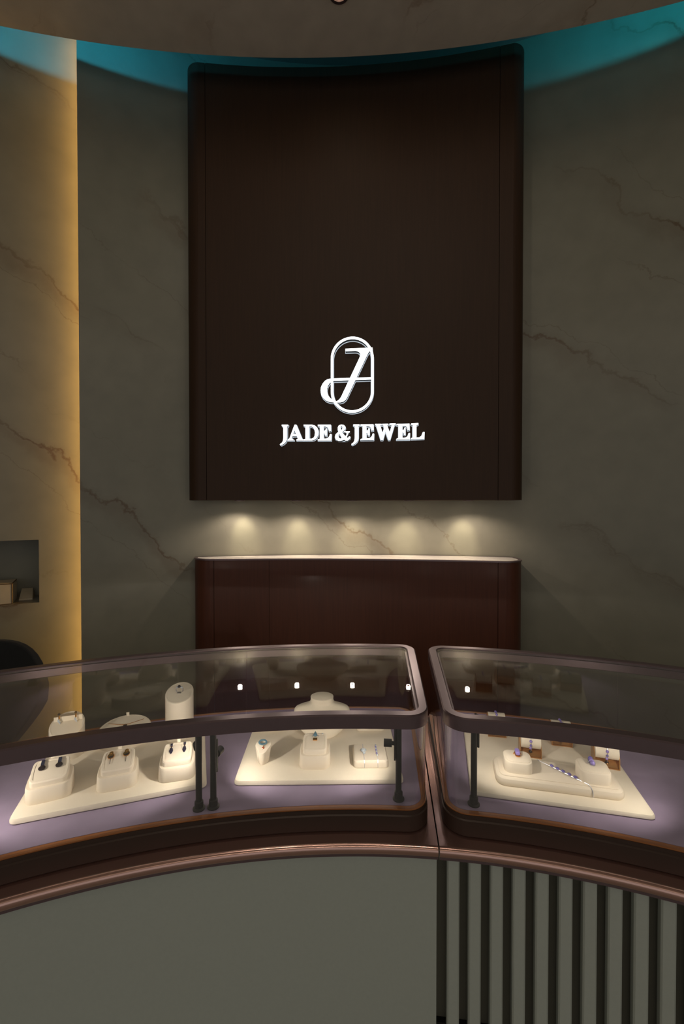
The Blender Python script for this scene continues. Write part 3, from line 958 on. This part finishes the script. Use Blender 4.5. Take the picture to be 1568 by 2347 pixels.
# necklace bust
def bust():
    d = .062
    loc = stand_at(737, 1694, ZM, rzM, d)
    t = thing('necklace_bust', 'cream necklace bust with a short neck and rounded shoulders', 'jewellery stand', loc, rzM)
    n = 44
    def ov(wx, wy, yc, z, zt=0.0, p=2.4):
        out = []
        for j in range(n):
            a = 2 * PI * j / n
            c, s = math.cos(a), math.sin(a)
            x = wx * math.copysign(abs(c) ** (2 / p), c); y = wy * math.copysign(abs(s) ** (2 / p), s)
            out.append((x, yc + y, z + zt * y))
        return out
    bm = new_bm()
    loft(bm, [ov(.040, .022, -.008, 0), ov(.046, .024, -.007, .004), ov(.060, .025, -.002, .015), ov(.072, .026, .004, .030), ov(.079, .026, .009, .044),
              ov(.0805, .024, .013, .056), ov(.079, .021, .016, .064), ov(.073, .018, .018, .0705), ov(.060, .016, .0195, .0755), ov(.046, .0165, .0205, .0785, p=2.2),
              ov(.037, .018, .0215, .081, p=2), ov(.0335, .0195, .022, .084, .06, 2), ov(.0325, .0205, .0225, .090, .12, 2), ov(.0330, .0215, .023, .0955, .16, 2), ov(.0325, .021, .023, .0965, .16, 2)])
    bmesh.ops.triangulate(bm, faces=[f for f in bm.faces if len(f.verts) > 4])
    obj('bust_form', bm, M['cream'], t, smooth=60)
    STAND['M4'] = (loc, rzM, d, .06, .06)
bust()

# ================================================================== JEWELLERY
def jewel(name, label, cat, key, u, v, group=None, lift=0.0):
    p, r = on(key, u, v, lift)
    return thing(name, label, cat, p, group=group, rot=r)
def pt(name, bm, m, t, **k): return obj(name, bm, m, t, **k)

for s, wd in ((-1, 'left'), (1, 'right')):
    # L1: dark baton over a round dark flower
    e = jewel('earring', 'dark round flower earring hanging from a dark baton, %s one of its pair' % wd, 'earring', 'L1', s * .0165, .012, 'flower earrings on the foremost pad')
    bm = new_bm(); box(bm, -.0034, .0034, -.002, .012, .0002, .0040); pt('baton', bm, M['darkgem'], e)
    bm = new_bm(); gem(bm, (0, -.0085, .0004), .0072, .0072, .0045, 10); pt('flower_stone', bm, M['onyx'], e)
    bm = new_bm(); tube(bm, [(.0026 * math.cos(a), -.0008 + .0012 * math.sin(a), .002) for a in [2 * PI * i / 10 for i in range(10)]], .0006, 5, True); pt('link', bm, M['gold'], e)
    # L2: gold disc and thin drop
    e = jewel('earring', 'gold and black disc earring with a thin rod drop, %s one of its pair' % wd, 'earring', 'L2', s * .0165, .010, 'disc drop earrings on the middle pad')
    bm = new_bm(); gem(bm, (0, .0085, .0003), .0046, .0046, .0035, 10); pt('stud', bm, M['gold'], e)
    bm = new_bm(); lathe(bm, [(.0072, .0003), (.0076, .0015), (.0070, .0028)], 20); pt('disc', bm, M['gold'], e)
    bm = new_bm(); loft(bm, [[(.0062 * math.cos(a), .0062 * math.sin(a), z) for a in [math.radians(-150 + 150 * i / 10) for i in range(11)]] for z in (.0026, .0034)]); pt('half_disc_stone', bm, M['onyx'], e)
    bm = new_bm(); tube(bm, [(0, -.0068, .0015), (.0004, -.0215, .0012)], .0007, 6); pt('rod', bm, M['onyx'], e)
    # L3: leaf
    e = jewel('earring', 'dark leaf-shaped drop earring on a gold mount, %s one of its pair' % wd, 'earring', 'L3', s * .0150, .010, 'leaf earrings on the pad by the black post')
    bm = new_bm(); gem(bm, (0, .0085, .0003), .0040, .0052, .0036, 4); pt('top_stone', bm, M['darkgem'], e)
    bm = new_bm()
    lf = [(0, .004), (.003, -.001), (.0046, -.0085), (.0022, -.0145), (0, -.0165), (-.0022, -.0145), (-.0046, -.0085), (-.003, -.001)]
    loft(bm, [[(x, y, .0004) for x, y in lf], [(x, y, .0020) for x, y in lf], [(x * .5, y * .7 - .002, .0034) for x, y in lf]]); pt('leaf_stone', bm, M['darkgem'], e)
    bm = new_bm(); tube(bm, [(-.0022, .0045, .001), (.0022, .0045, .001)], .0010, 6); pt('mount', bm, M['gold'], e)
    # L4: gold bars with crystals
    e = jewel('earring', 'slim gold bar earring with a dark bead and crystals, %s one of its pair' % wd, 'earring', 'L4', s * .0190, .0060, 'gold drop earrings on the short column', lift=.012)
    e.rotation_euler = (PI / 2 - .12, 0, STAND['L4'][1])
    bm = new_bm(); ball(bm, (0, .012, .0028), .0034); pt('bead', bm, M['onyx'], e)
    bm = new_bm(); tube(bm, [(0, .009, .0018), (0, .0, .0018)], .0020, 8); pt('bar', bm, M['gold'], e)
    bm = new_bm(); gem(bm, (-.0012, -.0045, .0006), .0026, .0044, .003, 8); gem(bm, (.0016, -.0095, .0006), .0022, .0034, .003, 8); pt('crystals', bm, M['crystal'], e)

def torus(bm, R, r, n=24, m=6, plane='xz', c=(0, 0, 0), sy=1):
    P = []
    for i in range(n):
        a = 2 * PI * i / n
        if plane == 'xz': P.append((c[0] + R * math.cos(a), c[1], c[2] + R * math.sin(a) * sy))
        else: P.append((c[0] + R * math.cos(a), c[1] + R * math.sin(a) * sy, c[2]))
    tube(bm, P, r, m, True)
# ring on the tall column: stands up out of the slanted top
e = jewel('ring', 'silver ring with a dark cluster of stones on the tall cream column', 'ring', 'L6', 0, .004)
bm = new_bm(); torus(bm, .0098, .0014, c=(0, 0, .0062)); pt('band', bm, M['silver'], e)
bm = new_bm(); gem(bm, (0, 0, .0140), .0048, .0046, .0065, 8); pt('stone', bm, M['darkgem'], e)
bm = new_bm(); gem(bm, (-.0062, 0, .0120), .003, .003, .0045, 8); gem(bm, (.0062, 0, .0120), .003, .003, .0045, 8); pt('side_stones', bm, M['crystal'], e)
bm = new_bm(); box(bm, -.0052, .0052, -.0085, -.0045, .0002, .0016); pt('price_tag', bm, M['silver'], e)
# M1 ring
e = jewel('ring', 'blue-grey enamel band ring with an amber stone on the heart-topped stand', 'ring', 'M1', 0, .003)
bm = new_bm(); torus(bm, .0092, .0024, plane='xy', c=(-.001, .004, .0052), sy=.7); pt('band', bm, M['bluegem'], e)
bm = new_bm(); gem(bm, (.0012, -.0105, .0008), .0034, .0034, .0032, 8); pt('stone', bm, M['redgem'], e)
bm = new_bm(); tube(bm, [(.0014, -.0075, .002), (.003, -.002, .0035)], .0008, 6); pt('hook', bm, M['gold'], e)
# M2 ring
e = jewel('ring', 'blue pear-shaped stone ring on the pad before the bust', 'ring', 'M2', 0, .014)
bm = new_bm()
pe = [(0, .011), (.0026, .006), (.0050, -.001), (.0042, -.005), (0, -.0068), (-.0042, -.005), (-.0050, -.001), (-.0026, .006)]
loft(bm, [[(x * .8, y * .8, .0035) for x, y in pe], [(x, y, .0065) for x, y in pe], [(x * .55, y * .6, .0095) for x, y in pe]]); pt('stone', bm, M['bluegem'], e)
bm = new_bm(); box(bm, -.0052, .0052, -.0135, -.0072, .0002, .0028); pt('gold_shank', bm, M['gold'], e)
bm = new_bm(); torus(bm, .0078, .0011, c=(0, 0, -.0012)); pt('band', bm, M['silver'], e)
e = jewel('ear_stud', 'tiny silver stud on the pad before the bust', 'earring', 'M2', .0185, .020)
bm = new_bm(); gem(bm, (0, 0, 0), .0018, .0018, .0022, 8); pt('stone', bm, M['crystal'], e)
# bracelets on the flat box
e = jewel('bracelet', 'thin silver bracelet with one round crystal on the flat cream box', 'bracelet', 'M3', -.0165, 0, 'silver bracelets on the flat box')
bm = new_bm(); tube(bm, [(0, .038, -.012), (0, .0385, -.004), (0, .036, .0006), (0, -.036, .0006), (0, -.0396, -.004), (0, -.0396, -.0165)], .0007, 6); pt('chain', bm, M['silver'], e)
bm = new_bm(); gem(bm, (0, .003, .0005), .0078, .0078, .0055, 12); pt('round_crystal', bm, M['crystal'], e)
bm = new_bm(); gem(bm, (.001, -.0085, .0005), .0038, .0038, .004, 8); pt('small_crystal', bm, M['crystal'], e)
e = jewel('bracelet', 'silver bracelet with a row of small stones on the flat cream box', 'bracelet', 'M3', .0165, 0, 'silver bracelets on the flat box')
bm = new_bm(); tube(bm, [(0, .038, -.012), (0, .0385, -.004), (0, .036, .0006), (0, -.036, .0006), (0, -.0396, -.004), (0, -.0396, -.0165)], .0007, 6); pt('chain', bm, M['silver'], e)
for k in range(7):
    bm = new_bm(); gem(bm, (.0004 * (-1) ** k, .026 - k * .0072, .0006), .0026, .0034, .0036, 8); pt('stone', bm, M['lilac_dark'] if k % 2 else M['crystal'], e)

# chain with pendant on the round stand
e = jewel('necklace', 'fine gold chain with a small dark square pendant on the round stand', 'necklace', 'L5', 0, .0)
bm = new_bm()
tube(bm, [(x, .020 + .016 * (abs(x) / .046) ** 1.2 - .002, .0012) for x in [-.046 + .092 * i / 16 for i in range(17)]], .0007, 5); pt('chain', bm, M['gold'], e)
bm = new_bm(); box(bm, -.0048, .0048, .002, .0145, .0004, .0034); pt('pendant', bm, M['onyx'], e)
bm = new_bm(); torus(bm, .0026, .0007, 12, 5, 'xy', (0, .0168, .0014)); pt('bail', bm, M['gold'], e)
# necklace on the bust (two strands meeting in a V)
loc, rz, d, _, _ = STAND['M4']
e = thing('necklace', 'thin silver double-strand necklace draped in a V on the bust', 'necklace', loc, rz)
bm = new_bm()
def fy(z):                                       # front of the bust at a height
    tb = [(.030, -.0222), (.044, -.0172), (.056, -.0112), (.064, -.0052), (.0705, -.0002), (.0755, .0033), (.0785, .0038), (.081, .0034), (.084, .0024), (.09, .002)]
    for (z0, y0), (z1, y1) in zip(tb, tb[1:]):
        if z0 <= z <= z1: return y0 + (y1 - y0) * (z - z0) / (z1 - z0)
    return tb[0][1]
for s in (-1, 1):
    for kx in (0.0, .0032):
        P = []
        for i in range(13):
            t_ = i / 12
            x = s * (.0385 - kx) * (1 - t_) ** 1.0
            z = .0770 - (.0770 - .050) * t_ + (.003 if t_ < .06 else 0)
            y = fy(z) - .0014 + (.010 * (1 - t_) ** 3)
            P.append((x, y, z))
        tube(bm, P, .0006, 5)
pt('chain', bm, M['silver'], e)
bm = new_bm(); torus(bm, .0034, .0009, 14, 5, 'xz', (0, fy(.048) - .0022, .0475)); pt('ring_clasp', bm, M['silver'], e)
bm = new_bm(); ball(bm, (0, fy(.036) - .0035, .037), .0048, 1, .6, 1.2); pt('pendant', bm, M['bluegem'], e)

# violet rings and bracelets in the right case
e = jewel('ring', 'upright oblong violet stone ring in the left ring box', 'ring', 'R2', .001, .006)
bm = new_bm(); loft(bm, [[(x * k, y * k, z) for x, y in rrect(.0105, .0200, .0035, 4)] for k, z in ((.7, .002), (1, .005), (1, .0085), (.7, .011))]); pt('stone', bm, M['lilac'], e)
bm = new_bm(); torus(bm, .0085, .0012, c=(0, 0, -.001)); pt('band', bm, M['gold'], e)
bm = new_bm(); loft(bm, [[(x, y - .001, z) for x, y in rrect(.0118, .0215, .004, 4)] for z in (.0012, .0028)]); pt('setting', bm, M['gold'], e)
e = jewel('ring', 'ring with three round violet beads in the right ring box', 'ring', 'R3', -.001, .006)
for k in range(3):
    bm = new_bm(); ball(bm, (0, .009 - .0078 * k, .006), .0054, 1, 1, .9); pt('bead', bm, M['lilac_dark'] if k == 0 else M['lilac'], e)
bm = new_bm(); torus(bm, .0080, .0012, c=(0, 0, -.001)); pt('band', bm, M['silver'], e)
bm = new_bm(); loft(bm, [[(x, y + .001, z) for x, y in rrect(.0108, .0250, .004, 4)] for z in (.001, .0030)]); pt('setting', bm, M['silver'], e)

e = jewel('bracelet', 'silver chain bracelet with five violet ovals laid diagonally on the platform', 'bracelet', 'R1', 0, 0)
pA, pB = Vector((-.030, .040, .001)), Vector((.062, -.0375, .001))
bm = new_bm(); tube(bm, [pA, pA * .5 + pB * .5, pB, Vector((.0655, -.0445, -.0025)), Vector((.067, -.0502, -.009)), Vector((.0675, -.0504, -.019))], .0010, 6); pt('chain', bm, M['silver'], e)
dv = (pB - pA).normalized()
for k in range(5):
    c = pA.lerp(pB, .30 + .115 * k)
    bm = new_bm(); ball(bm, (0, 0, 0), .0036, 1.35, 1, .8)
    o = pt('oval_stone', bm, M['lilac_dark'], e); o.location = (c.x, c.y, .0036); o.rotation_euler = (0, 0, math.atan2(dv.y, dv.x))
where = {'R4': 'nearest the black post', 'R5': 'behind the left ring box', 'R6': 'at the back middle of the tray', 'R7': 'behind the right ring box'}
for kk, (key, wd) in enumerate(where.items()):
    loc, rz, d, h, _ = STAND[key]
    e = thing('bracelet', 'violet stone bracelet over the gold bridge %s' % wd, 'bracelet', loc, rz, 'violet bracelets on gold bridges')
    path = []
    for i in range(15):
        a = math.radians(235 - 190 * i / 14)
        path.append((0.0, -.002 + .0222 * math.cos(a), h - .021 + .0222 * math.sin(a)))
    low = [(0.002, -.0165, h * .34), (.0, -.0168, .014)]
    bm = new_bm(); tube(bm, low[::-1] + path, .0008, 6); pt('chain', bm, M['silver'], e)
    for i in range(1, 14, 2 if kk % 2 else 2):
        p = path[i]
        bm = new_bm(); ball(bm, (.0008 * (-1) ** i, p[1], p[2] + .0004), .0036 if i % 4 == 1 else .0030); pt('bead', bm, M['lilac'] if i % 4 == 1 else M['lilac_dark'], e)
    bm = new_bm(); gem(bm, (.0, -.0135, .0085), .0052, .0042, .0075, 6); pt('clasp', bm, M['onyx'], e)

# ================================================================== NICHE CONTENTS
def niche_pt(px, r):
    return ang_at(px, r)
bx_a = ang_at(33, RL + .03)
c = pol(RL + .115, bx_a - .062, NZ0)
rzn = -bx_a
t = thing('gift_box', 'pale box with thin brown edges lying in the wall niche', 'box', c, rzn)
bm = new_bm(); box(bm, -.20, .20 - .0005, -.085, .075, 0, .100); obj('body', bm, M['box_side'], t, smooth=0)
for (x0, x1, y0, y1, z0, z1) in ((-.20, .2008, -.0864, -.084, .0975, .1012), (-.20, .2008, -.0864, -.084, 0, .003), (.1975, .2012, -.0866, -.084, 0, .1012), (.198, .2012, -.086, .075, .0985, .1012)):
    bm = new_bm(); box(bm, x0, x1, y0, y1, z0, z1); obj('edge_trim', bm, M['box_edge'], t, smooth=0)
c = pol(RL + .15, ang_at(48, RL + .1), NZ0)
t = thing('paper_pad', 'low pale wedge-topped block beside the box in the niche', 'box', c, -ang_at(48, RL))
bm = new_bm(); loft(bm, [[(-.012, -.05, 0), (.045, -.05, 0), (.045, .05, 0), (-.012, .05, 0)], [(-.012, -.05, .006), (.045, -.05, .006), (.036, .05, .046), (-.012, .05, .046)]]); obj('block', bm, M['box_side'], t, smooth=0)

# ================================================================== BLACK CHAIR BEHIND THE LEFT CASE
def chair():
    c = Vector((-1.425, 1.60, 0))
    t = thing('office_chair', 'black upholstered swivel chair with a rounded back behind the left case', 'chair', c, math.radians(28))
    # curved back shell: arc in plan, rounded at the top, narrowing downward
    bm = new_bm()
    n, m = 22, 14
    out, inn = [], []
    for j in range(m + 1):
        v = j / m
        z = .52 + .552 * v
        for tgt_, rad in ((out, 1), (inn, 0)):
            row = []
            for i in range(n + 1):
                u = -1 + 2 * i / n
                half = math.radians(70) * (.30 + .70 * min(1, v * 1.25))
                top_drop = .17 * abs(u) ** 3.2
                zz = .52 + (.500 - top_drop) * v
                a = u * half
                R = .235 + .045 * v + (.026 if rad else -.026) * (1 - .45 * v ** 3)
                row.append(Vector((R * math.sin(a), R * math.cos(a) - .03 + .05 * v, zz)))
            tgt_.append(row)
    vo = [[bm.verts.new(p) for p in r] for r in out]; vi = [[bm.verts.new(p) for p in r] for r in inn]
    for j in range(m):
        for i in range(n):
            bm.faces.new((vo[j][i], vo[j][i + 1], vo[j + 1][i + 1], vo[j + 1][i]))
            bm.faces.new((vi[j][i], vi[j + 1][i], vi[j + 1][i + 1], vi[j][i + 1]))
        bm.faces.new((vo[j][0], vo[j + 1][0], vi[j + 1][0], vi[j][0]))
        bm.faces.new((vo[j][n], vi[j][n], vi[j + 1][n], vo[j + 1][n]))
    for i in range(n):
        bm.faces.new((vo[m][i], vo[m][i + 1], vi[m][i + 1], vi[m][i]))
        bm.faces.new((vo[0][i], vi[0][i], vi[0][i + 1], vo[0][i + 1]))
    b = obj('backrest', bm, M['chair'], t, smooth=60)
    md = b.modifiers.new('bevel', 'BEVEL'); md.width = .014; md.segments = 3; md.limit_method = 'ANGLE'
    bm = new_bm(); loft(bm, [[(p[0], p[1], z) for p in rrect(.46 - i, .45 - i, .14)] for i, z in ((.06, .44), (.0, .47), (.0, .51), (.05, .535))]); obj('seat', bm, M['chair'], t, smooth=60)
    bm = new_bm(); lathe(bm, [(.028, .06), (.028, .26), (.02, .261), (.02, .44)], 18); obj('gas_lift', bm, M['chrome'], t)
    for k in range(5):
        a = 2 * PI * k / 5 + .3
        bm = new_bm(); tube(bm, [(.02 * math.cos(a), .02 * math.sin(a), .09), (.26 * math.cos(a), .26 * math.sin(a), .062)], [.022, .014], 8); lg = obj('leg', bm, M['black'], t)
        bm = new_bm(); ball(bm, (.262 * math.cos(a), .262 * math.sin(a), .027), .027, n=12, m=8); obj('caster', bm, M['black'], lg)
chair()
